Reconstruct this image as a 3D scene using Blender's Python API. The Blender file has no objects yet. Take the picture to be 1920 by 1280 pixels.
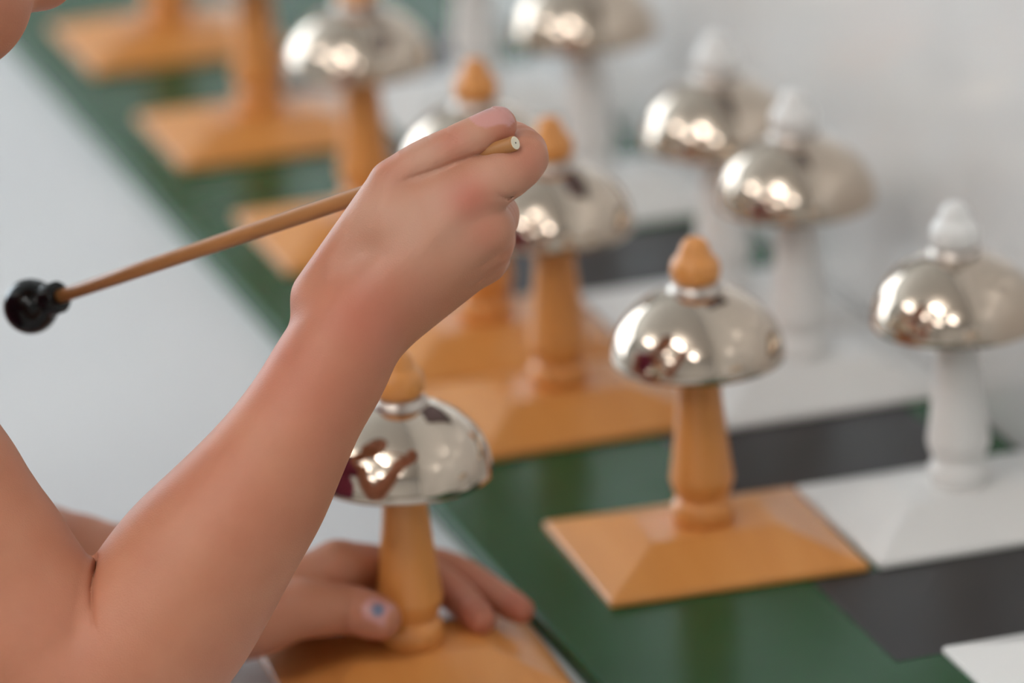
import bpy, bmesh, math
import numpy as np
from mathutils import Matrix, Vector

# ------------------------------------------------------------------ camera, world, lights, exposure
scene = bpy.context.scene
COL = scene.collection
F_PX = 10574.0                                   # focal length in pixels of the 1920 px wide frame
YAW, PITCH, ROLL = (math.radians(a) for a in (17.32, 19.318, -2.502))
CAM = np.array([-0.6817, -1.9441, 0.8136])
FW = np.array([math.sin(YAW)*math.cos(PITCH), math.cos(YAW)*math.cos(PITCH), -math.sin(PITCH)])
_r = np.array([math.cos(YAW), -math.sin(YAW), 0.0]); _u = np.cross(_r, FW)
RT = _r*math.cos(ROLL) + _u*math.sin(ROLL)
UP = -_r*math.sin(ROLL) + _u*math.cos(ROLL)

cam_data = bpy.data.cameras.new('camera')
cam = bpy.data.objects.new('camera', cam_data); COL.objects.link(cam)
cam_data.sensor_width = 36.0
cam_data.lens = F_PX*36.0/1920.0
cam_data.clip_start = 0.05
m = Matrix.Identity(4)
for i in range(3):
    m[i][0], m[i][1], m[i][2], m[i][3] = RT[i], UP[i], -FW[i], CAM[i]
cam.matrix_world = m
cam_data.dof.use_dof = True
cam_data.dof.focus_distance = 1.945
cam_data.dof.aperture_fstop = 5.4
scene.camera = cam

world = bpy.data.worlds.new('world'); scene.world = world
world.use_nodes = True
world.node_tree.nodes['Background'].inputs[0].default_value = (0.75, 0.85, 1.0, 1)
world.node_tree.nodes['Background'].inputs[1].default_value = 0.6

Z_TABLE, Z_FLOOR, Z_CEIL = -0.009, -0.512, 2.25
X_WALL, X_LEFT, Y_NEAR, Y_FAR = 0.160, -5.6, -5.2, 4.0
WIN = (-4.10, -0.60, -0.25, 2.00)              # window opening in the far wall: x0, x1, z0, z1

def area(name, loc, target, sx, sy, power, color):
    L = bpy.data.lights.new(name, 'AREA'); L.shape = 'RECTANGLE'; L.size = sx; L.size_y = sy
    L.energy = power; L.color = color
    o = bpy.data.objects.new(name, L); COL.objects.link(o); o.location = loc
    o.rotation_euler = (Vector(target)-Vector(loc)).to_track_quat('-Z', 'Y').to_euler()
    return o
# overcast daylight standing in the window of the far wall
area('window_daylight', ((WIN[0]+WIN[1])/2, Y_FAR+.12, (WIN[2]+WIN[3])/2), ((WIN[0]+WIN[1])/2, 0, (WIN[2]+WIN[3])/2), WIN[1]-WIN[0], WIN[3]-WIN[2], 215, (0.81, 0.92, 1.0))
LAMP_STRENGTH = 20.0
vs = scene.view_settings
vs.view_transform = 'Standard'; vs.look = 'None'; vs.gamma = 1.0; vs.use_curve_mapping = False
vs.exposure = -0.52
scene.cycles.use_denoising = True

def at(px, py, depth):
    """the world point at a given distance in front of the lens that the photo shows at (px, py)"""
    return CAM + (FW + RT*(px-960)/F_PX - UP*(py-640)/F_PX)*depth
def at_z(px, py, z):
    d = FW + RT*(px-960)/F_PX - UP*(py-640)/F_PX
    return CAM + d*((z-CAM[2])/d[2])

# ------------------------------------------------------------------ materials
def srgb(r, g, b):
    f = lambda c: c/12.92 if c <= .04045 else ((c+.055)/1.055)**2.4
    return tuple(f(c/255) for c in (r, g, b)) + (1,)
def new_mat(name, color, rough=0.5, metal=0.0, spec=0.5, coat=0.0):
    m = bpy.data.materials.new(name); m.use_nodes = True
    b = m.node_tree.nodes['Principled BSDF']
    b.inputs['Base Color'].default_value = color; b.inputs['Roughness'].default_value = rough
    b.inputs['Metallic'].default_value = metal; b.inputs['Specular IOR Level'].default_value = spec
    b.inputs['Coat Weight'].default_value = coat; b.inputs['Coat Roughness'].default_value = 0.08
    return m
def nodes(m): return m.node_tree.nodes, m.node_tree.links, m.node_tree.nodes['Principled BSDF']
def add_noise(m, c1, c2, scale, stretch=(1, 1, 1), bump=0.0, detail=4.0, bscale=None):
    N, L, b = nodes(m)
    tc = N.new('ShaderNodeTexCoord'); mp = N.new('ShaderNodeMapping'); mp.inputs['Scale'].default_value = stretch
    L.new(tc.outputs['Object'], mp.inputs['Vector'])
    nz = N.new('ShaderNodeTexNoise'); nz.inputs['Scale'].default_value = scale; nz.inputs['Detail'].default_value = detail
    L.new(mp.outputs[0], nz.inputs['Vector'])
    rp = N.new('ShaderNodeValToRGB'); rp.color_ramp.elements[0].position = .3; rp.color_ramp.elements[1].position = .7
    rp.color_ramp.elements[0].color = c1; rp.color_ramp.elements[1].color = c2
    L.new(nz.outputs['Fac'], rp.inputs['Fac']); L.new(rp.outputs['Color'], b.inputs['Base Color'])
    if bump:
        bp = N.new('ShaderNodeBump'); bp.inputs['Strength'].default_value = bump; bp.inputs['Distance'].default_value = 0.001
        L.new(nz.outputs['Fac'], bp.inputs['Height']); L.new(bp.outputs[0], b.inputs['Normal'])
    return m
M = {}
M['wood'] = add_noise(new_mat('lacquered_beech', (1,1,1,1), .36, 0, .45, .22), srgb(219,145,74), srgb(228,156,85), 60, (1.0, .12, .12), .02)
M['white_paint'] = add_noise(new_mat('white_lacquer', (1,1,1,1), .34, 0, .45, .15), srgb(238,236,233), srgb(240,238,235), 40, (1,1,1), .01)
M['chrome'] = add_noise(new_mat('polished_nickel', (1,1,1,1), .055, 1.0), (.57,.475,.39,1), (.60,.505,.415,1), 25)
M['satin'] = add_noise(new_mat('satin_nickel', (1,1,1,1), .34, 1.0), (.53,.47,.42,1), (.56,.50,.45,1), 25)
M['green'] = add_noise(new_mat('green_gloss_paint', (1,1,1,1), .27, 0, .12), srgb(36,78,45), srgb(39,82,48), 14, (1,1,1), .01)
M['black_paint'] = add_noise(new_mat('black_satin_paint', (1,1,1,1), .36, 0, .18), srgb(44,40,40), srgb(48,43,43), 30, (1,1,1), .02)
M['table'] = add_noise(new_mat('white_laminate', (1,1,1,1), .38, 0, .4), srgb(222,223,225), srgb(224,225,226), 8, (1,1,1), .01)
M['wall'] = add_noise(new_mat('white_gloss_wall_paint', (1,1,1,1), .17, 0, .5), srgb(226,225,223), srgb(228,227,225), 3, (1,1,1), .01)
M['room_wall'] = add_noise(new_mat('warm_white_wall_paint', (1,1,1,1), .7), srgb(216,215,213), srgb(219,218,216), 3, (1,1,1), .01)
M['ceiling'] = add_noise(new_mat('ceiling_paint', (1,1,1,1), .8), srgb(231,229,226), srgb(234,232,229), 3)
M['floor'] = add_noise(new_mat('grey_vinyl_floor', (1,1,1,1), .5), srgb(146,143,139), srgb(156,153,148), 5)
M['trim'] = add_noise(new_mat('dark_stained_wood', (1,1,1,1), .5), srgb(66,52,48), srgb(74,58,52), 20, (1, .1, 1))
M['print'] = add_noise(new_mat('muted_purple_print', (1,1,1,1), .6), srgb(92,74,80), srgb(108,86,90), 9)
M['frame'] = add_noise(new_mat('white_window_frame', (1,1,1,1), .4), srgb(225,225,225), srgb(228,228,228), 5)
M['black_ball'] = add_noise(new_mat('glossy_black_ball', (1,1,1,1), .12, 0, .3), (.004,.004,.004,1), (.006,.006,.006,1), 20)
M['stick'] = add_noise(new_mat('varnished_stick', (1,1,1,1), .4, 0, .4), srgb(172,118,70), srgb(180,126,77), 90, (1,1,.08), .02)
M['stick_end'] = add_noise(new_mat('cut_stick_end', (1,1,1,1), .7), srgb(232,220,196), srgb(238,228,206), 300)
M['pith'] = add_noise(new_mat('stick_pith', (1,1,1,1), .8), srgb(95,85,70), srgb(105,92,76), 300)
M['shirt'] = add_noise(new_mat('raspberry_cotton', (1,1,1,1), .85), srgb(150,60,88), srgb(158,66,94), 90, (1,1,1), .1)
M['trousers'] = add_noise(new_mat('navy_cotton', (1,1,1,1), .9), srgb(52,56,74), srgb(58,62,82), 90, (1,1,1), .1)
M['hair'] = add_noise(new_mat('brown_hair', (1,1,1,1), .5), srgb(58,38,28), srgb(76,52,38), 60, (1,1,.1), .3)
M['stool'] = add_noise(new_mat('stool_wood', (1,1,1,1), .5), srgb(180,140,96), srgb(188,148,104), 30, (.1,1,1))
M['metal'] = new_mat('grey_steel', srgb(150,150,152), .35, 1.0)
def emissive(name, color, strength):
    m = new_mat(name, color, .5); b = m.node_tree.nodes['Principled BSDF']
    b.inputs['Emission Color'].default_value = color; b.inputs['Emission Strength'].default_value = strength
    return m
M['lamp'] = emissive('led_diffuser', (1.0, .985, .965, 1), LAMP_STRENGTH)
gl = new_mat('window_glass', (1,1,1,1), 0.0)
N, L, b = nodes(gl); tr = N.new('ShaderNodeBsdfTransparent'); gs = N.new('ShaderNodeBsdfGlossy'); gs.inputs['Roughness'].default_value = .02
mx = N.new('ShaderNodeMixShader'); mx.inputs[0].default_value = .06; L.new(tr.outputs[0], mx.inputs[1]); L.new(gs.outputs[0], mx.inputs[2])
L.new(mx.outputs[0], N['Material Output'].inputs['Surface'])
M['glass'] = gl

def skin_material():
    m = new_mat('skin', (1,1,1,1), .50, 0, .42)
    N, L, b = nodes(m)
    att = N.new('ShaderNodeAttribute'); att.attribute_name = 'tint'
    sep = N.new('ShaderNodeSeparateColor'); L.new(att.outputs['Color'], sep.inputs[0])
    tc = N.new('ShaderNodeTexCoord')
    nz = N.new('ShaderNodeTexNoise'); nz.inputs['Scale'].default_value = 34; nz.inputs['Detail'].default_value = 5
    L.new(tc.outputs['Object'], nz.inputs['Vector'])
    rp = N.new('ShaderNodeValToRGB')
    rp.color_ramp.elements[0].position = .32; rp.color_ramp.elements[1].position = .70
    rp.color_ramp.elements[0].color = srgb(196,134,104); rp.color_ramp.elements[1].color = srgb(187,121,92)
    L.new(nz.outputs['Fac'], rp.inputs['Fac'])
    def mix(fac, a, col):
        x = N.new('ShaderNodeMix'); x.data_type = 'RGBA'
        L.new(fac, x.inputs[0]); L.new(a, x.inputs[6]); x.inputs[7].default_value = col
        return x.outputs[2]
    c = mix(att.outputs['Alpha'], rp.outputs['Color'], srgb(202,156,133))
    c = mix(sep.outputs[0], c, srgb(190,106,86))
    c = mix(sep.outputs[1], c, srgb(206,150,142))
    c = mix(sep.outputs[2], c, srgb(118,126,150))
    L.new(c, b.inputs['Base Color'])
    mr = N.new('ShaderNodeMapRange'); mr.inputs['To Min'].default_value = .50; mr.inputs['To Max'].default_value = .28
    L.new(sep.outputs[1], mr.inputs['Value']); L.new(mr.outputs[0], b.inputs['Roughness'])
    b.inputs['Subsurface Weight'].default_value = .18
    b.inputs['Subsurface Radius'].default_value = (1.0, .35, .2); b.inputs['Subsurface Scale'].default_value = .004
    vz = N.new('ShaderNodeTexVoronoi'); vz.inputs['Scale'].default_value = 1500
    L.new(tc.outputs['Object'], vz.inputs['Vector'])
    bp = N.new('ShaderNodeBump'); bp.inputs['Strength'].default_value = .16; bp.inputs['Distance'].default_value = .0004
    L.new(vz.outputs['Distance'], bp.inputs['Height']); L.new(bp.outputs[0], b.inputs['Normal'])
    return m
M['skin'] = skin_material()

# ------------------------------------------------------------------ object helpers
def obj(name, me, mat, parent=None, loc=None, rotz=0.0, smooth=False):
    o = bpy.data.objects.new(name, me); COL.objects.link(o)
    if mat is not None and not me.materials: me.materials.append(M[mat])
    if parent is not None: o.parent = parent
    if loc is not None: o.location = loc
    if rotz: o.rotation_euler = (0, 0, rotz)
    if smooth:
        for p in me.polygons: p.use_smooth = True
    return o
def tag(o, label=None, cat=None, group=None, kind=None):
    if label: o['label'] = label
    if cat: o['category'] = cat
    if group: o['group'] = group
    if kind: o['kind'] = kind
    return o
def empty(name, loc, rotz=0.0):
    o = bpy.data.objects.new(name, None); COL.objects.link(o); o.location = loc; o.rotation_euler = (0, 0, rotz)
    o.empty_display_size = .03
    return o
def bm_mesh(bm, name):
    me = bpy.data.meshes.new(name); bmesh.ops.recalc_face_normals(bm, faces=bm.faces); bm.to_mesh(me); bm.free(); return me
def box_mesh(x0, x1, y0, y1, z0, z1, bevel=0.0, seg=2, name='box'):
    bm = bmesh.new()
    r = bmesh.ops.create_cube(bm, size=1)
    for v in r['verts']:
        v.co = Vector((x0+(v.co.x+.5)*(x1-x0), y0+(v.co.y+.5)*(y1-y0), z0+(v.co.z+.5)*(z1-z0)))
    if bevel: bmesh.ops.bevel(bm, geom=list(bm.edges), offset=bevel, segments=seg, profile=.5, affect='EDGES')
    return bm_mesh(bm, name)
def lathe_mesh(profile, seg=64, name='lathe'):
    """profile: (radius, z) from bottom to top, closed on the axis where radius is 0"""
    bm = bmesh.new(); rings = []
    for r, z in profile:
        if r < 1e-6: rings.append([bm.verts.new((0, 0, z))])
        else: rings.append([bm.verts.new((r*math.cos(2*math.pi*k/seg), r*math.sin(2*math.pi*k/seg), z)) for k in range(seg)])
    for a, b in zip(rings[:-1], rings[1:]):
        for k in range(seg):
            k2 = (k+1) % seg
            if len(a) == 1 and len(b) == 1: continue
            if len(a) == 1: bm.faces.new((a[0], b[k2], b[k]))
            elif len(b) == 1: bm.faces.new((a[k], a[k2], b[0]))
            else: bm.faces.new((a[k], a[k2], b[k2], b[k]))
    return bm_mesh(bm, name)
def smooth_curve(pts, n=5):
    """Catmull-Rom through the rows of pts"""
    P = np.array(pts, float); out = []
    for i in range(len(P)-1):
        p0, p1, p2, p3 = P[max(i-1, 0)], P[i], P[i+1], P[min(i+2, len(P)-1)]
        for t in np.arange(n)/n:
            out.append(.5*((2*p1)+(-p0+p2)*t+(2*p0-5*p1+4*p2-p3)*t*t+(-p0+3*p1-3*p2+p3)*t**3))
    out.append(P[-1]); return np.array(out)

# ------------------------------------------------------------------ the room
def struct(name, me, mat, parent=None):
    o = obj(name, me, mat, parent)
    if parent is None: o['kind'] = 'structure'
    return o
T = .15
struct('floor', box_mesh(X_LEFT-T, X_WALL+T, Y_NEAR-T, Y_FAR+T, Z_FLOOR-T, Z_FLOOR), 'floor')
struct('ceiling', box_mesh(X_LEFT-T, X_WALL+T, Y_NEAR-T, Y_FAR+T, Z_CEIL, Z_CEIL+T), 'ceiling')
struct('wall_right', box_mesh(X_WALL, X_WALL+T, Y_NEAR-T, Y_FAR+T, Z_FLOOR, Z_CEIL), 'wall')
struct('wall_left', box_mesh(X_LEFT-T, X_LEFT, Y_NEAR-T, Y_FAR+T, Z_FLOOR, Z_CEIL), 'room_wall')
struct('wall_front', box_mesh(X_LEFT, X_WALL, Y_NEAR-T, Y_NEAR, Z_FLOOR, Z_CEIL), 'room_wall')
def wall_with_hole():
    x0, x1, z0, z1 = WIN; bm = bmesh.new()
    for a in ((X_LEFT, x0, Z_FLOOR, Z_CEIL), (x1, X_WALL, Z_FLOOR, Z_CEIL), (x0, x1, Z_FLOOR, z0), (x0, x1, z1, Z_CEIL)):
        r = bmesh.ops.create_cube(bm, size=1)
        for v in r['verts']:
            v.co = Vector((a[0]+(v.co.x+.5)*(a[1]-a[0]), Y_FAR+(v.co.y+.5)*T, a[2]+(v.co.z+.5)*(a[3]-a[2])))
    return bm_mesh(bm, 'wall_back')
struct('wall_back', wall_with_hole(), 'room_wall')
w = empty('window_1', ((WIN[0]+WIN[1])/2, Y_FAR+.06, WIN[2])); w['kind'] = 'structure'
ww, wh = WIN[1]-WIN[0], WIN[3]-WIN[2]
bars = [(-ww/2, -ww/2+.06), (-ww/6-.03, -ww/6+.03), (ww/6-.03, ww/6+.03), (ww/2-.06, ww/2)]
for i, (a, b) in enumerate(bars): obj('window_frame' if i in (0, 3) else 'mullion', box_mesh(a, b, -.025, .025, 0, wh), 'frame', w)
for (a, b), (c, d) in zip(bars[:-1], bars[1:]):
    obj('window_frame', box_mesh(b, c, -.025, .025, 0, .06), 'frame', w); obj('window_frame', box_mesh(b, c, -.025, .025, wh-.06, wh), 'frame', w)
    obj('pane', box_mesh(b, c, -.003, .003, .06, wh-.06), 'glass', w)
# framed dark pictures on the wall above the bells, outside the frame, mirrored in the domes
def wall_picture(y, label):
    e = empty('wall_picture', (X_WALL, y, .30)); tag(e, label, 'picture')
    hw, hh = .15, .30
    for a in ((-hw, -hw+.02, 0, hh), (hw-.02, hw, 0, hh), (-hw+.02, hw-.02, 0, .02), (-hw+.02, hw-.02, hh-.02, hh)):
        obj('frame', box_mesh(-.016, 0, *a, .001), 'trim', e)
    obj('print', box_mesh(-.010, -.002, -hw+.02, hw-.02, .02, hh-.02), 'print', e)
wall_picture(.27, 'dark framed picture on the wall, mirrored as a dark patch in the nearer wood domes')
wall_picture(.72, 'dark framed picture on the wall, mirrored as a dark streak in the distant domes')
# LED ceiling panels further back in the room
def ceiling_panel(x, y, label):
    e = empty('ceiling_light', (x, y, Z_CEIL)); tag(e, label, 'lamp', 'ceiling light panels mirrored in the bell domes')
    sx, sy = .30, .84
    for a in ((-sx, -sx+.02, -sy, sy), (sx-.02, sx, -sy, sy), (-sx+.02, sx-.02, -sy, -sy+.02), (-sx+.02, sx-.02, sy-.02, sy)):
        obj('frame', box_mesh(*[v/2 for v in a], -.33, -.29), 'frame', e)
    for yy in (-.3, .3): obj('cord', box_mesh(-.003, .003, yy-.003, yy+.003, -.30, 0), 'frame', e)
    obj('diffuser', box_mesh(-sx/2+.01, sx/2-.01, -sy/2+.01, sy/2-.01, -.325, -.295), 'lamp', e)
for x, y, t in ((-1.40, -1.00, 'above the near side of the table, brightest glint in each dome'), (-1.35, -2.80, 'behind the camera, right glint of the trio in each dome'),
                (-2.85, -.85, 'left of the camera, small glint in the held bell'), (-2.85, -2.60, 'far behind the camera, lower left glint in each dome'),
                (-4.40, -2.70, 'farthest left behind the camera, faint lower glint'), (-2.85, .75, 'over the middle of the room, cool glint next to the window')):
    ceiling_panel(x, y, 'ceiling light panel '+t)

# ------------------------------------------------------------------ table and green board
tb = empty('low_table', (-.12, .35, Z_FLOOR)); tag(tb, 'plain white low table top under the green board and the bells', 'table')
TX0, TX1, TY0, TY1 = -.345, .158, -.55, 1.45
obj('table_top', box_mesh(TX0+.12, TX1+.12, TY0-.35, TY1-.35, Z_TABLE-.025-Z_FLOOR, Z_TABLE-Z_FLOOR, .003), 'table', tb)
leg = box_mesh(-.02, .02, -.02, .02, 0, Z_TABLE-.025-Z_FLOOR, .003, name='leg')
for x in (TX0+.04, TX1-.04):
    for y in (TY0+.05, TY1-.05): obj('leg', leg, 'metal', tb, (x+.12, y-.35, 0))
bd = empty('bell_board', (.038, .4, Z_TABLE)); tag(bd, 'long glossy green painted board with black rectangles along the wall', 'board')
obj('board_body', box_mesh(-.0798-.038, .158-.038, -.45-.4, 1.25-.4, 0, .009, .0015), 'green', bd)
blk = box_mesh(-.053, .053, -.0437, .0437, .0089, .0092, name='black_rectangle')
PITCH_Y = .0875
for k in (-3, -1, 1, 4, 6, 8):
    obj('black_rectangle', blk, 'black_paint', bd, (.081-.038, .0437*0 + k*PITCH_Y-.4, 0))

# ------------------------------------------------------------------ bells
BA, BB, BH, PA, PB = .0525, .046, .0125, .026, .0155
def base_mesh():
    bm = bmesh.new(); e = .0028
    lv = [(-BA, -BB, 0), (BA, -BB, 0), (BA, BB, 0), (-BA, BB, 0), (-BA, -BB, e), (BA, -BB, e), (BA, BB, e), (-BA, BB, e),
          (-PA, -PB, BH), (PA, -PB, BH), (PA, PB, BH), (-PA, PB, BH)]
    v = [bm.verts.new(p) for p in lv]
    bm.faces.new((v[3], v[2], v[1], v[0])); bm.faces.new((v[8], v[9], v[10], v[11]))
    for k in range(4):
        k2 = (k+1) % 4
        bm.faces.new((v[k], v[k2], v[4+k2], v[4+k])); bm.faces.new((v[4+k], v[4+k2], v[8+k2], v[8+k]))
    bmesh.ops.bevel(bm, geom=list(bm.edges), offset=.0007, segments=2, profile=.5, affect='EDGES')
    return bm_mesh(bm, 'bell_base')
stem_prof = smooth_curve([(.0112, .0122), (.0121, .0140), (.0125, .0172), (.0118, .0205), (.0101, .0222), (.0101, .0232), (.0113, .0256),
                          (.0126, .0300), (.0123, .0335), (.0112, .0420), (.0098, .0550), (.0086, .0680), (.0078, .0820), (.0074, .1000)], 4)
finial_prof = smooth_curve([(.0082, .1114), (.0093, .1128), (.0098, .1155), (.0096, .1182), (.0087, .1204), (.0068, .1224), (.0060, .1244),
                            (.0051, .1268), (.0034, .1286), (.0014, .1294)], 4)
def closed(p): return [(0, p[0][1])] + [tuple(x) for x in p] + [(0, p[-1][1])]
RB, ZR, HB = .0340, .0805, .0290
outer = [(RB*math.cos(t), ZR+HB*math.sin(t)) for t in np.linspace(0, math.pi/2, 30)][:-1]
inner = [((RB-.0016)*math.cos(t), ZR+(HB-.0016)*math.sin(t)) for t in np.linspace(0, math.pi/2, 20)][:-1]
dome_prof = [(0, ZR+HB-.0016)] + inner[::-1] + [(RB-.0004, ZR-.0006)] + outer + [(0, ZR+HB)]
flange_prof = [(0, .1072), (.0112, .1072), (.0110, .1084), (.0105, .1096), (.0099, .1106), (.0092, .1113), (0, .1118)]
ME = {'base': base_mesh(), 'stem': lathe_mesh(closed(stem_prof), name='bell_stem'), 'finial': lathe_mesh(closed(finial_prof), name='bell_finial'),
      'dome': lathe_mesh(dome_prof, 96, 'bell_dome'), 'flange': lathe_mesh(flange_prof, name='bell_flange')}
for k in ('stem', 'finial', 'dome', 'flange'):
    for p in ME[k].polygons: p.use_smooth = True
ME['flange'].polygons.foreach_set('use_smooth', [True]*len(ME['flange'].polygons))
MEW = {k: ME[k].copy() for k in ('base', 'stem', 'finial')}
def bell(x, y, rot, paint, label, group, z=0.0, s=1.0):
    e = empty('tone_bell', (x, y, z), rot); tag(e, label, 'bell', group)
    src = MEW if paint == 'white_paint' else ME
    for nm, key, mat in (('base', 'base', paint), ('stem', 'stem', paint), ('finial', 'finial', paint), ('dome', 'dome', 'chrome'), ('washer', 'flange', 'satin')):
        me = (src if key in src else ME)[key]
        o = obj(nm, me, mat, e)
        if key == 'dome': o['label'] = 'polished silver mushroom-shaped dome'
    return e
R_ = math.radians
GB, GW = 'natural wood tone bells', 'white tone bells in the row along the wall'
bell(-.1348, -.0466, R_(-3.0), 'wood', "natural wood bell on the white table, its foot held by the child's lower hand", GB, Z_TABLE)
bell(.0016, .0053, R_(-2.1), 'wood', 'natural wood bell standing alone nearest on the green board, fully in view', GB)
bell(.0010, .1803, R_(1.5), 'wood', 'natural wood bell right behind the fingers of the raised hand', GB)
bell(-.0012, .2745, 0, 'wood', 'natural wood bell mostly hidden by the raised hand, its finial above the thumb', GB)
bell(-.0036, .4457, 0, 'wood', 'blurred natural wood bell whose silver dome shows above the mallet stick', GB)
bell(-.0062, .6192, R_(-.6), 'wood', 'blurred natural wood bell second from the top left corner, dome out of frame', GB)
bell(-.0067, .7947, 0, 'wood', 'most distant blurred natural wood bell beside the chin at the top left', GB)
bell(.0990, -.1770, 0, 'white_paint', 'white bell in the bottom right corner showing only the corner of its foot', GW)
bell(.1088, .0027, 0, 'white_paint', 'white bell nearest the right edge with its whole finial and dome in view', GW)
bell(.1060, .1724, 0, 'white_paint', 'white bell at middle right, second white bell back from the right edge', GW)
bell(.1060, .2665, 0, 'white_paint', 'blurred white bell overlapped by the next dome, third back from the right edge', GW)
bell(.1060, .4479, 0, 'white_paint', 'blurred white bell cut by the top edge, its dome right of centre', GW)
bell(.1060, .6200, 0, 'white_paint', 'blurred white bell of which only stem and foot show at the top edge', GW)

# ------------------------------------------------------------------ mallet
ME_END = at(966, 268, 1.9375); ME_BALL = at(58, 574, 2.072)
ax = Vector(ME_END-ME_BALL); Lm = ax.length; ax.normalize()
ml = empty('mallet', tuple(ME_BALL)); tag(ml, 'thin wooden mallet with glossy black ball head held in the raised hand', 'mallet')
ml.rotation_mode = 'QUATERNION'; ml.rotation_quaternion = ax.to_track_quat('Z', 'Y')
rs = .00265
hp = [(0, .006), (.0026, .006), (.0028, Lm*.25), (.0031, Lm*.55), (.0030, Lm*.75), (.0028, Lm*.9), (rs, Lm-.0004), (rs-.0003, Lm), (0, Lm)]
h = obj('handle', lathe_mesh(hp, 32, 'mallet_handle'), 'stick', ml)
for p in h.data.polygons: p.use_smooth = len(p.vertices) == 4 and abs(p.normal.z) < .5
ce = obj('cut_end', lathe_mesh([(0, Lm-.0002), (rs-.0003, Lm-.0002), (rs-.0004, Lm+.0002), (0, Lm+.0002)], 32, 'cut_end'), 'stick_end', h)
obj('pith', lathe_mesh([(0, Lm), (.0004, Lm), (.0003, Lm+.0003), (0, Lm+.0003)], 12, 'pith'), 'pith', h)
rb = .0103
ball = [(rb*math.sin(t), -rb*math.cos(t)) for t in np.linspace(0, math.pi*.80, 30)]
ball = [(0, -rb)] + ball[1:] + [(.0060, .0094), (.0060, .0142), (.0055, .0150), (.0030, .0150), (.0027, .0146), (0, .0146)]
bo = obj('ball_head', lathe_mesh(ball, 64, 'ball_head'), 'black_ball', ml, smooth=True)
bo['label'] = 'glossy black ball with short collar'

# ------------------------------------------------------------------ the child: implicit surface -> one mesh
def smin(a, b, k):
    if a is None: return b
    if b is None: return a
    h = np.maximum(k-np.abs(a-b), 0)/k
    return np.minimum(a, b)-h*h*k*.25
class Cone:
    def __init__(s, a, b, ra, rb, flat=None):
        s.a, s.b = np.array(a, np.float32), np.array(b, np.float32); s.ra, s.rb = float(ra), float(rb); s.flat = flat
        s.c = (s.a+s.b)/2; s.R = float(np.linalg.norm(s.b-s.a))/2+max(ra, rb)
    def __call__(s, P):
        P0 = P
        if s.flat is not None:
            n, f = s.flat; n = np.array(n, np.float32)
            d = (P-s.c)@n
            P = P+np.outer(d*(1/f-1), n).astype(np.float32)
        ba = s.b-s.a; l2 = float(ba@ba)+1e-12; rr = s.ra-s.rb; a2 = max(l2-rr*rr, 1e-10); il2 = 1/l2
        pa = P-s.a; y = pa@ba; z = y-l2
        q = pa*np.float32(l2)-np.outer(y, ba); x2 = np.einsum('ij,ij->i', q, q)
        y2 = y*y*l2; z2 = z*z*l2
        k = math.copysign(1, rr)*rr*rr*x2 if rr != 0 else 0*x2
        o = (np.sqrt(np.maximum(x2*a2*il2, 0))+y*rr)*il2-s.ra
        c1 = np.sign(z)*a2*z2 > k; c2 = np.sign(y)*a2*y2 < k
        o = np.where(c2, np.sqrt(np.maximum(x2+y2, 0))*il2-s.ra, o)
        o = np.where(c1, np.sqrt(np.maximum(x2+z2, 0))*il2-s.rb, o)
        if s.flat is not None: o = o*(.5+.5*s.flat[1])
        return o.astype(np.float32)
class Ell:
    def __init__(s, c, axes, r):
        s.c = np.array(c, np.float32); s.A = np.array(axes, np.float32); s.r = np.array(r, np.float32); s.R = float(max(r))
    def __call__(s, P):
        q = (P-s.c)@s.A.T
        k0 = np.linalg.norm(q/s.r, axis=1); k1 = np.linalg.norm(q/(s.r*s.r), axis=1)+1e-9
        return (k0*(k0-1)/k1).astype(np.float32)
class Chain:
    def __init__(s, pts, n=4, k=.0008, flat=None):
        Q = smooth_curve(pts, n) if n > 1 else np.array(pts, float)
        s.k = k; s.p = [Cone(a[:3], b[:3], a[3], b[3], flat) for a, b in zip(Q[:-1], Q[1:])]
class G:
    def __init__(s, k, *parts): s.k, s.p = k, parts
CULL = None
def ev(n, P):
    if isinstance(n, (Cone, Ell)):
        if CULL is not None and np.linalg.norm(n.c-CULL[0])-n.R > CULL[1]: return None
        return n(P)
    d = None
    for c in n.p: d = smin(d, ev(c, P), n.k)
    return d
def px(x, y, dmm, r, D=1.95):
    d = D+dmm/1000; return np.array([*at(x, y, d), r*d/F_PX])
def pz(x, y, z, r):
    P = at_z(x, y, z); d = (P-CAM)@FW; return np.array([*P, r*d/F_PX])

# right arm
forearm = Chain([px(150,1300,6,150), px(205,1262,6,166), px(262,1212,5,171), px(315,1145,4,169), px(365,1070,3,163), px(422,995,2,148), px(480,920,2,134),
                 px(530,842,2,118), px(572,770,2,108), px(618,692,2,106), px(655,625,2,98)], 3, .002)
upper = Chain([px(190,1268,6,160), px(125,1265,6,165), px(-120,925,2,170), px(-330,600,-6,180)], 3, .002)
palm_r = G(.006,
    forearm,
    Cone(px(640,600,-1,0)[:3], px(872,382,-6,0)[:3], 62/5420, 50/5420),
    Cone(px(650,620,2,0)[:3], px(908,428,-2,0)[:3], 62/5420, 49/5420),
    Cone(px(670,640,6,0)[:3], px(915,458,5,0)[:3], 58/5420, 43/5420),
    Cone(px(690,640,11,0)[:3], px(908,490,13,0)[:3], 52/5420, 38/5420),
    Cone(px(610,560,6,0)[:3], px(738,346,1,0)[:3], 66/5420, 47/5420),
    Cone(px(742,418,-1,0)[:3], px(888,336,-3,0)[:3], 66/5420, 48/5420),
    Cone(px(660,620,10,0)[:3], px(760,470,12,0)[:3], 60/5420, 60/5420))
def finger(*rows, k=.0015): return Chain([px(*r) for r in rows], 3, k)
index_r = finger((868,376,-4,50), (930,338,-6,49), (984,296,0,43), (966,266,15,36), (930,260,26,34), (880,275,30,30))
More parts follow.
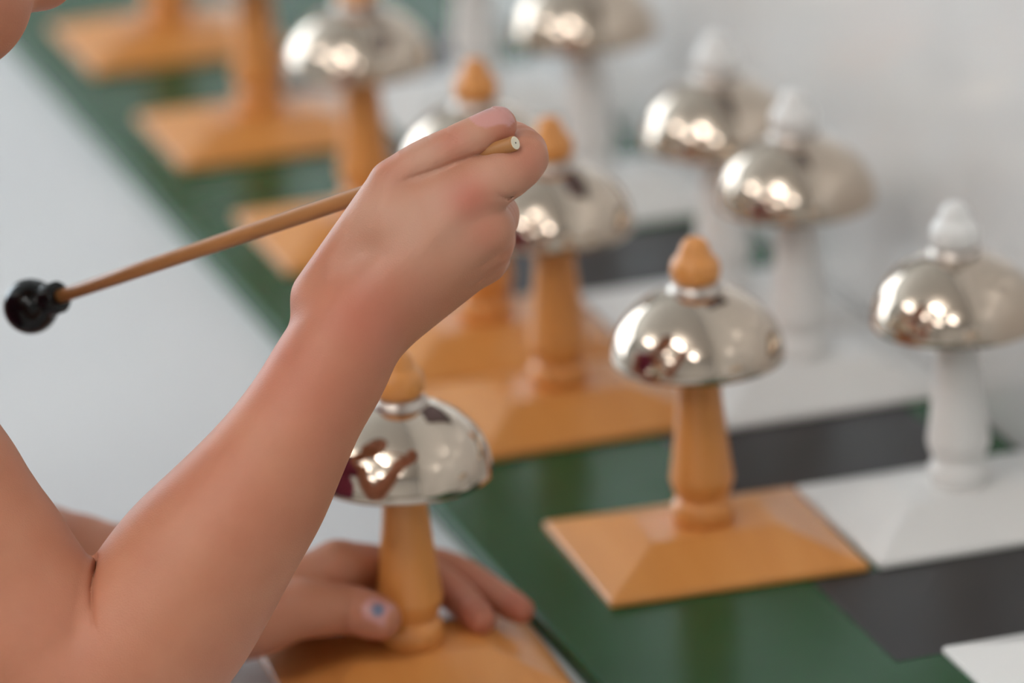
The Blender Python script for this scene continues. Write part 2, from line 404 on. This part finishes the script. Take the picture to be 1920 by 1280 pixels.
middle_r = finger((908,428,-2,49), (924,414,14,45), (926,398,32,42), (880,372,42,38), (830,372,38,34))
ring_r = finger((915,458,5,43), (924,452,22,40), (922,440,38,38), (875,415,48,35), (830,412,44,32))
pinky_r = finger((908,490,13,38), (918,486,28,36), (918,478,42,33), (875,455,50,31), (835,452,46,29))
fingers_r = G(.0008, index_r, middle_r, ring_r, pinky_r)
thumb_r = finger((738,346,1,47), (792,308,-2,43), (848,279,-4,40), (888,259,-4,38), (926,239,-3,35), (937,234,-3,31), k=.001)
right = G(.0012, G(.0035, palm_r, fingers_r), thumb_r)
right_arm = G(.0035, right, upper)

# left arm
hand_l = G(.006,
    Chain([pz(-190,1000,.026,138), pz(0,1060,.023,134), pz(200,1105,.019,122), pz(360,1140,.015,96), pz(455,1160,.018,76), pz(500,1150,.021,68)], 3, .002),
    Cone(at_z(480,1135,.022), at_z(632,1062,.034), 60/4960, 47/4960),
    Cone(at_z(480,1130,.018), at_z(612,1075,.026), 58/4960, 46/4960),
    Cone(at_z(480,1140,.012), at_z(600,1090,.016), 54/4960, 42/4960),
    Cone(at_z(470,1150,.010), at_z(580,1105,.008), 50/4960, 38/4960),
    Cone(at_z(480,1164,.022), at_z(572,1140,.026), 60/4960, 53/4960))
fl = lambda *rows: Chain([pz(*r) for r in rows], 3, .0015)
fingers_l = G(.0008,
    fl((632,1062,.034,47), (690,1062,.029,42), (745,1068,.0215,37), (810,1085,.0155,34), (860,1120,.0105,32), (902,1162,.008,28)),
    fl((612,1075,.026,46), (700,1062,.023,38), (775,1056,.017,36), (850,1072,.013,34), (915,1108,.009,31), (976,1144,.0065,26)),
    fl((600,1090,.016,42), (690,1085,.013,36), (770,1085,.008,33), (840,1100,.004,29)),
    fl((580,1105,.008,38), (660,1105,.003,32), (740,1105,-.001,29)))
thumb_l = fl((560,1140,.026,54), (610,1142,.025,48), (655,1142,.023,44), (690,1152,.0225,42), (714,1160,.0215,38))
left = G(.0012, G(.0035, hand_l, fingers_l), thumb_l)
S_R = px(-330,600,-6,180)[:3]
S_L = np.array([-.415, .125, .165])
EL = pz(-190,1000,.020,140)[:3]
upper_l = Cone(S_L, EL, .036, .028)
# head
HF = np.array([.86, .05, -.50]); HF /= np.linalg.norm(HF)
HR = np.cross(HF, [0, 0, 1.]); HR /= np.linalg.norm(HR); HU = np.cross(HR, HF)
cheek = at(-90, -10, 1.935)
HC = cheek-(.046*HF-.060*HU+.036*HR)
hp_ = lambda f, u, r: HC+f*HF+u*HU+r*HR
HA = np.array([HF, HU, HR])
head = G(.012,
    Ell(hp_(-.018, .018, 0), HA, (.086, .082, .070)),
    Ell(hp_(.030, -.030, 0), HA, (.048, .068, .052)),
    Cone(hp_(.046,-.060,.034), hp_(.046,-.060,.034)+HF*.001, .0275, .0275), Cone(hp_(.046,-.060,-.034), hp_(.046,-.060,-.034)+HF*.001, .0275, .0275),
    Ell(at(66, -48, 1.965), HA, (.0135, .0120, .0170)))
face = G(.004, head, Cone(hp_(.072,-.004,0), hp_(.090,-.030,0), .006, .009),
         Ell(hp_(.030,-.070,0)+HF*.046, HA, (.007, .005, .018)), Ell(hp_(.030,-.079,0)+HF*.045, HA, (.007, .005, .015)),
         Ell(hp_(.066,.004,.027), HA, (.012, .009, .014)), Ell(hp_(.066,.004,-.027), HA, (.012, .009, .014)),
         Ell(hp_(-.012,-.020,.068), HA, (.014, .024, .006)), Ell(hp_(-.012,-.020,-.068), HA, (.014, .024, .006)))
SM = (S_R+S_L)/2; HIP = np.array([-.56, .03, -.20])
CH = SM+(HIP-SM)*.30
shd = (S_L-S_R)/np.linalg.norm(S_L-S_R)
torso = G(.03, Cone(S_R, S_L, .036, .036), Cone(CH-shd*.045, CH+shd*.045, .072, .072), Cone(CH-shd*.03, HIP-shd*.03, .070, .080), Cone(CH+shd*.03, HIP+shd*.03, .070, .080),
          Cone(SM+np.array([.0, 0, .0]), hp_(-.045, -.06, 0), .034, .038))
KNEE = [np.array([-.40, -.06, -.245]), np.array([-.40, .13, -.245])]
FOOT = [np.array([-.43, -.07, Z_FLOOR+.038]), np.array([-.43, .14, Z_FLOOR+.038])]
legs = G(.02, *[Cone(HIP+shd*s*.05, k, .062, .046) for s, k in zip((-1, 1), KNEE)], *[Cone(k, f, .044, .028) for k, f in zip(KNEE, FOOT)],
         *[Cone(f+np.array([-.02, 0, -.004]), f+np.array([.085, 0, -.012]), .030, .022) for f in FOOT])
body = G(.008, G(.02, torso, legs, face), G(.012, right_arm), G(.012, left, upper_l))

# nails, wrinkles and colour zones
TD = at(926,240,1.947)-at(860,271,1.946); TD /= np.linalg.norm(TD)
tn = -RT*.447*0+UP*.90-FW*.43; tn -= TD*(tn@TD); tn /= np.linalg.norm(tn)
NAIL_C = at(928, 239, 1.947)
LTD = at_z(714,1160,.0215)-at_z(655,1142,.023); LTD /= np.linalg.norm(LTD)
ltn = -FW*.92+UP*.38; ltn -= LTD*(ltn@LTD); ltn /= np.linalg.norm(ltn)
LNAIL_C = at_z(716, 1160, .0215)
def sst(x, a, b):
    t = np.clip((x-a)/(b-a), 0, 1); return t*t*(3-2*t)
def nail_mask(P, C, d, n, l0, l1, hw, e=.0004):
    q = P-C; s = q@d; t = q@np.cross(d, n); r = q@n
    ends = sst(s, -l0-e, -l0+e)*(1-sst(s, l1-e, l1+e))
    round_ = 1-sst(np.abs(t)-hw*np.sqrt(np.clip(1-np.clip((-s-l0*.45)/(l0*.6), 0, .92)**2, 0, 1)), -e, e)
    return ends*round_*sst(r, .0005, .0012)
def line(pts): return [np.array([*at(x, y, 1.941), w]) for x, y, w in pts]
FOLDS = [(.0007, line(((752,340,.0), (768,333,.0006), (800,323,.0009), (838,309,.0010), (852,303,.0010), (882,293,.0010), (912,285,.0010)))),   # thumb web
         (.0007, line(((926,360,.0), (940,369,.0010), (952,372,.0020), (964,366,.0012), (974,358,.0)))),                                       # between index and middle finger
         (.0005, line(((829,248,.0002), (843,255,.0005), (858,264,.0005), (870,273,.0)))),                                                     # thumb knuckle
         (.0005, line(((853,242,.0002), (861,251,.0004), (869,261,.0)))),
         (.0006, line(((818,268,.0), (828,280,.00022), (842,290,.0)))),
         (.0009, line(((880,505,.0), (905,495,.0005), (925,484,.0005), (940,470,.0)))), (.0009, line(((870,540,.0), (895,528,.0004), (915,514,.0))))]
CREASE = [np.array([*at(x, y, 1.925), w]) for x, y, w in ((171,1053,.0026), (168,1076,.0038), (166,1105,.003), (169,1140,.002), (176,1172,.0008), (186,1195,.0))]
def detail(P):
    """skin folds and nail plates: small offsets added to the distance"""
    o = np.zeros(len(P), np.float32)
    near = np.linalg.norm(P-NAIL_C, axis=1) < .03
    if near.any():
        p = P[near]; o[near] -= .00030*nail_mask(p, NAIL_C, TD, tn, .0068, .0070, .0058)
        for (x, y, dep), amp, wd in (((846,262,1.9445), .0002, .0005), ((815,286,1.945), .00025, .0006)):
            q = p-at(x, y, dep); s = q@TD+.12*(q@np.cross(TD, tn))
            side = sst(q@tn+.35*(q@-FW), -.004, .001)
            o[near] += amp*np.exp(-(s/wd)**2)*side*np.exp(-(np.linalg.norm(q, axis=1)/.0075)**4)
    near = np.linalg.norm(P-LNAIL_C, axis=1) < .02
    if near.any(): o[near] -= .00030*nail_mask(P[near], LNAIL_C, LTD, ltn, .0045, .0050, .0048, .0006)
    # fold in the crook of the elbow
    for (a, b) in zip(CREASE[:-1], CREASE[1:]):
        near = np.linalg.norm(P-(a[:3]+b[:3])/2, axis=1) < .03
        if not near.any(): continue
        p = P[near]; ba = b[:3]-a[:3]; t = np.clip(((p-a[:3])@ba)/(ba@ba), 0, 1); q = p-a[:3]-np.outer(t, ba)
        q -= np.outer(q@FW, FW); w = a[3]+(b[3]-a[3])*t
        g_ = w*np.exp(-np.linalg.norm(q, axis=1)/.0011)
        o[near] = np.maximum(o[near], g_)
    for sg, ln in FOLDS:
        for a, b in zip(ln[:-1], ln[1:]):
            near = np.linalg.norm(P-(a[:3]+b[:3])/2, axis=1) < .016
            if not near.any(): continue
            p = P[near]; ba = b[:3]-a[:3]; t = np.clip(((p-a[:3])@ba)/(ba@ba), 0, 1); q = p-a[:3]-np.outer(t, ba)
            dep = q@FW; q -= np.outer(dep, FW); w = (a[3]+(b[3]-a[3])*t)*(np.abs(dep) < .013)
            o[near] = np.maximum(o[near], w*np.exp(-np.linalg.norm(q, axis=1)/sg))
    # tendons fanning over the back of the right hand
    for a, b in ((px(700,560,-12,0)[:3], px(872,382,-18,0)[:3]), (px(720,590,-10,0)[:3], px(905,430,-14,0)[:3]), (px(740,610,-6,0)[:3], px(912,462,-6,0)[:3])):
        c = (a+b)/2; near = np.linalg.norm(P-c, axis=1) < .035
        if not near.any(): continue
        p = P[near]; ba = b-a; t = np.clip(((p-a)@ba)/(ba@ba), 0, 1); q = p-a-np.outer(t, ba)
        perp = np.linalg.norm(q-np.outer(q@FW, FW), axis=1)
        o[near] -= .00026*np.exp(-(perp/.0035)**2)*sst(t, .1, .6)*(1-sst(t, .9, 1.0)*.3)
    return o
def field_raw(P):
    P = P.astype(np.float32); d = ev(body, P)
    if d is None: return np.full(len(P), 1.0, np.float32)
    return d+detail(P)
BLOCK = .03
def field(P):
    global CULL
    key = np.floor(P/BLOCK).astype(np.int64); key = (key[:, 0]+500)*1000000+(key[:, 1]+500)*1000+key[:, 2]+500
    order = np.argsort(key, kind='stable'); ks = key[order]; cut = np.flatnonzero(np.diff(ks))+1
    out = np.empty(len(P), np.float32)
    for g in np.split(order, cut):
        p = P[g]; lo, hi = p.min(0), p.max(0)
        CULL = (((lo+hi)/2).astype(np.float32), float(np.linalg.norm(hi-lo))/2+MARGIN)
        out[g] = field_raw(p)
    return out
MARGIN = .012
RED = [(878,372,-14,44,.75), (905,432,-12,40,.35), (985,300,-10,46,.35), (848,262,-10,34,.45), (680,580,-18,105,.6), (570,710,-15,130,.4), (420,900,-25,120,.2), (100,1180,-28,140,.2), (940,238,-6,34,.55), (735,320,-4,50,.25), (935,470,4,40,.25)]
def tint(P, Nn):
    c = np.zeros((len(P), 4), np.float32)
    for x, y, d, r in ((760,430,-10,95), (840,400,-10,95), (700,400,-5,80), (930,330,-8,70), (800,300,-5,70), (880,260,-5,60), (690,480,-12,60)):
        q = np.linalg.norm(P-at(x, y, 1.95+d/1000), axis=1)/(r/5420); c[:, 3] = np.maximum(c[:, 3], .9*np.exp(-q*q))
    for x, y, d, r, a in RED:
        q = np.linalg.norm(P-at(x, y, 1.95+d/1000), axis=1)/(r/5420); c[:, 0] = np.maximum(c[:, 0], a*np.exp(-q*q))
    for x, y, z, r, a in ((902,1162,.007,45,.8), (976,1144,.006,50,.8), (714,1160,.019,50,.55), (860,1120,.012,60,.4), (915,1108,.009,60,.5)):
        q = np.linalg.norm(P-at_z(x, y, z), axis=1)/(r/4960); c[:, 0] = np.maximum(c[:, 0], a*np.exp(-q*q))
    c[:, 1] = nail_mask(P, NAIL_C, TD, tn, .0068, .0070, .0058, .0003)
    c[:, 1] = np.maximum(c[:, 1], nail_mask(P, LNAIL_C, LTD, ltn, .0045, .0050, .0048, .0005))
    q = np.linalg.norm(P-(LNAIL_C+ltn*.0075+LTD*.0010), axis=1); c[:, 2] = 1-sst(q, .0020, .0032)
    q = np.linalg.norm(P-at(671, 515, 1.935), axis=1)
    return c

def surface(f, o, axes, size, h, s=4):
    """sparse surface nets of f over the box with corner o, axis rows and size, cell h"""
    n = np.maximum(np.ceil(np.array(size)/(s*h)).astype(int), 2); axes = np.array(axes)
    ii = np.stack(np.meshgrid(*[np.arange(k) for k in n], indexing='ij'), -1).reshape(-1, 3)
    cc = o+((ii*s+(s-1)/2)*h)@axes
    fc = np.concatenate([f(cc[k:k+400000]) for k in range(0, len(cc), 400000)])
    D = np.where(fc > 0, 1.0, -1.0).astype(np.float32).reshape(n)
    for a in range(3): D = np.repeat(D, s, axis=a)
    act = ii[np.abs(fc) < 1.35*s*h]
    off = np.stack(np.meshgrid(*[np.arange(s)]*3, indexing='ij'), -1).reshape(-1, 3)
    for k in range(0, len(act), 20000):
        idx = (act[k:k+20000, None, :]*s+off[None]).reshape(-1, 3)
        D[idx[:, 0], idx[:, 1], idx[:, 2]] = f(o+(idx*h)@axes)
    I = D < 0; sh = np.array(D.shape)-1
    cnt = np.zeros(sh, np.int8); cs = [(i, j, k) for i in (0, 1) for j in (0, 1) for k in (0, 1)]
    for i, j, k in cs: cnt += I[i:i+sh[0], j:j+sh[1], k:k+sh[2]]
    cell = np.argwhere((cnt > 0) & (cnt < 8)); vid = np.full(sh, -1, np.int32); vid[tuple(cell.T)] = np.arange(len(cell))
    val = {c: D[cell[:, 0]+c[0], cell[:, 1]+c[1], cell[:, 2]+c[2]] for c in cs}
    acc = np.zeros((len(cell), 3)); num = np.zeros(len(cell))
    for a in cs:
        for d in range(3):
            if a[d]: continue
            b = list(a); b[d] = 1; b = tuple(b); va, vb = val[a], val[b]; x = (va < 0) != (vb < 0)
            t = np.where(x, va/np.where(x, va-vb, 1), 0); p = np.tile(np.array(a, float), (len(cell), 1)); p[:, d] = t
            acc += p*x[:, None]; num += x
    V = o+((cell+acc/num[:, None])*h)@axes
    quads = []
    for d in range(3):
        e1, e2 = [(1, 2), (2, 0), (0, 1)][d]
        sl0 = [slice(None)]*3; sl1 = [slice(None)]*3; sl0[d] = slice(0, -1); sl1[d] = slice(1, None)
        A, B = I[tuple(sl0)], I[tuple(sl1)]; e = np.argwhere(A != B); flip = A[tuple(e.T)]
        ok = (e[:, e1] > 0) & (e[:, e2] > 0) & (e[:, e1] < sh[e1]) & (e[:, e2] < sh[e2]); e, flip = e[ok], flip[ok]
        q = []
        for da, db in ((-1, -1), (0, -1), (0, 0), (-1, 0)):
            g = e.copy(); g[:, e1] += da; g[:, e2] += db; q.append(vid[g[:, 0], g[:, 1], g[:, 2]])
        q = np.stack(q, 1); q = np.where(flip[:, None], q, q[:, ::-1]); quads.append(q[(q >= 0).all(1)])
    Q = np.concatenate(quads)
    def grad(P, e):
        g = np.stack([f(P+np.eye(3)[a]*e)-f(P-np.eye(3)[a]*e) for a in range(3)], 1).astype(float)/(2*e); return g
    for _ in range(2):
        g = grad(V, h*.4); st = f(V)[:, None]*g/(np.einsum('ij,ij->i', g, g)[:, None]+1e-6)
        V = V-np.clip(st, -h, h)
    g = grad(V, h*.6); Nn = g/(np.linalg.norm(g, axis=1)[:, None]+1e-9)
    return V, Q, Nn

CAMAX = np.array([RT, -UP, FW])
def cam_box(x0, x1, y0, y1, d0, d1, D=1.95):
    s = D/F_PX; o = CAM+FW*d0+RT*(x0-960)*s-UP*(y0-640)*s
    return o, CAMAX, ((x1-x0)*s, (y1-y0)*s, d1-d0)
def inside(P, bx, mg):
    o, A, sz = bx; q = (P-o)@A.T
    return ((q > mg) & (q < np.array(sz)-mg)).all(1)
def cull_for(bx):
    o, A, sz = bx; c = o+(np.array(sz)/2)@A; return (c.astype(np.float32), float(np.linalg.norm(sz))/2+.03)
BOX_ARM = cam_box(-60, 1060, 170, 1330, 1.885, 2.03)
BOX_LEFT = cam_box(60, 1060, 880, 1280, 2.04, 2.30, 2.13)
BOX_CHIN = cam_box(-160, 190, -150, 160, 1.88, 2.04)
REST = (np.array([-.72, -.25, Z_FLOOR-.01]), np.eye(3), (.62, .62, 1.06))
def build_body():
    global CULL, MARGIN, BLOCK
    VV, QQ, NN, base = [], [], [], 0
    done = []
    for bx, h in ((BOX_ARM, .0008), (BOX_LEFT, .0012), (BOX_CHIN, .0014), (REST, .0045)):
        MARGIN = .012 if bx is not REST else .045
        BLOCK = .03 if bx is not REST else .09
        V, Q, Nn = surface(field, *bx, h)
        keep = np.ones(len(Q), bool)
        for b2, h2 in done:
            mg = h2*3 if bx is not REST else .006
            keep &= ~inside(V, b2, mg)[Q].all(1)
        Q = Q[keep]; used = np.unique(Q); remap = np.full(len(V), -1); remap[used] = np.arange(len(used))
        VV.append(V[used]); NN.append(Nn[used]); QQ.append(remap[Q]+base); base += len(used)
        done.append((bx, h))
    CULL = None
    V, Q, Nn = np.concatenate(VV), np.concatenate(QQ), np.concatenate(NN)
    return V, Q, Nn
def np_mesh(name, V, Q, Nn=None, col=None, origin=(0, 0, 0)):
    me = bpy.data.meshes.new(name); V = V-np.array(origin)
    me.vertices.add(len(V)); me.vertices.foreach_set('co', V.astype(np.float32).ravel())
    me.loops.add(Q.size); me.loops.foreach_set('vertex_index', Q.astype(np.int32).ravel())
    me.polygons.add(len(Q)); me.polygons.foreach_set('loop_start', np.arange(0, Q.size, 4, dtype=np.int32))
    me.update(calc_edges=True); me.validate()
    me.polygons.foreach_set('use_smooth', [True]*len(me.polygons))
    if col is not None:
        a = me.color_attributes.new('tint', 'FLOAT_COLOR', 'POINT'); a.data.foreach_set('color', col.ravel())
    if Nn is not None: me.normals_split_custom_set_from_vertices([tuple(x) for x in Nn])
    return me
P0 = np.array([-.43, .035, Z_FLOOR])
person = empty('person', tuple(P0))
tag(person, 'bare-armed child reaching in from the left, one hand raised with the mallet', 'person')
V, Q, Nn = build_body()
obj('body', np_mesh('body', V, Q, Nn, tint(V, Nn), P0), 'skin', person)
def shell(name, f, bx, h, mat):
    V, Q, Nn = surface(f, *bx, h); obj(name, np_mesh(name, V, Q, Nn, None, P0), mat, person)
def shirt(P):
    P = P.astype(np.float32); d = ev(torso, P)-.006
    nk = (P-SM.astype(np.float32))@((hp_(-.045, -.06, 0)-SM)/np.linalg.norm(hp_(-.045, -.06, 0)-SM)).astype(np.float32)
    d = np.maximum(d, nk-.030); d = np.maximum(d, -.26-P[:, 2]+.0)
    return np.maximum(d, np.abs((P-SM.astype(np.float32))@shd.astype(np.float32))-.125)
def trousers(P):
    P = P.astype(np.float32); d = smin(ev(legs, P), ev(G(.02, *[Cone(HIP-shd*.03, HIP+shd*.03, .08, .08)]), P), .02)-.006
    return np.maximum(d, Z_FLOOR+.07-P[:, 2])
def hair(P):
    P = P.astype(np.float32); d = ev(G(.02, Ell(hp_(-.022, .022, 0), HA, (.092, .088, .077)), Ell(hp_(-.06, -.03, 0), HA, (.05, .06, .06))), P)
    q = P-HC.astype(np.float32); fcut = q@HF.astype(np.float32)-.02*1-.55*np.maximum(q@HU.astype(np.float32)-.03, 0)-.015
    return np.maximum(d, fcut)
shell('shirt', shirt, REST, .005, 'shirt'); shell('trousers', trousers, REST, .005, 'trousers'); shell('hair', hair, REST, .005, 'hair')
eye = lathe_mesh([(.0075*math.sin(t), -.0075*math.cos(t)) for t in np.linspace(0, math.pi, 14)], 20, 'eye')
for s in (-1, 1):
    obj('eye', eye, 'black_ball', person, tuple(hp_(.0685, .000, s*.027)-P0), smooth=True)
# stool under the child
st = empty('stool', (-.625, .03, Z_FLOOR)); tag(st, 'small wooden stool under the seated child beyond the left edge', 'stool')
obj('seat', box_mesh(-.13, .13, -.14, .14, .180, .202, .006), 'stool', st)
sl = box_mesh(-.014, .014, -.014, .014, 0, .180, .003, name='stool_leg')
for x in (-.1, .1):
    for y in (-.11, .11): obj('leg', sl, 'stool', st, (x, y, 0))
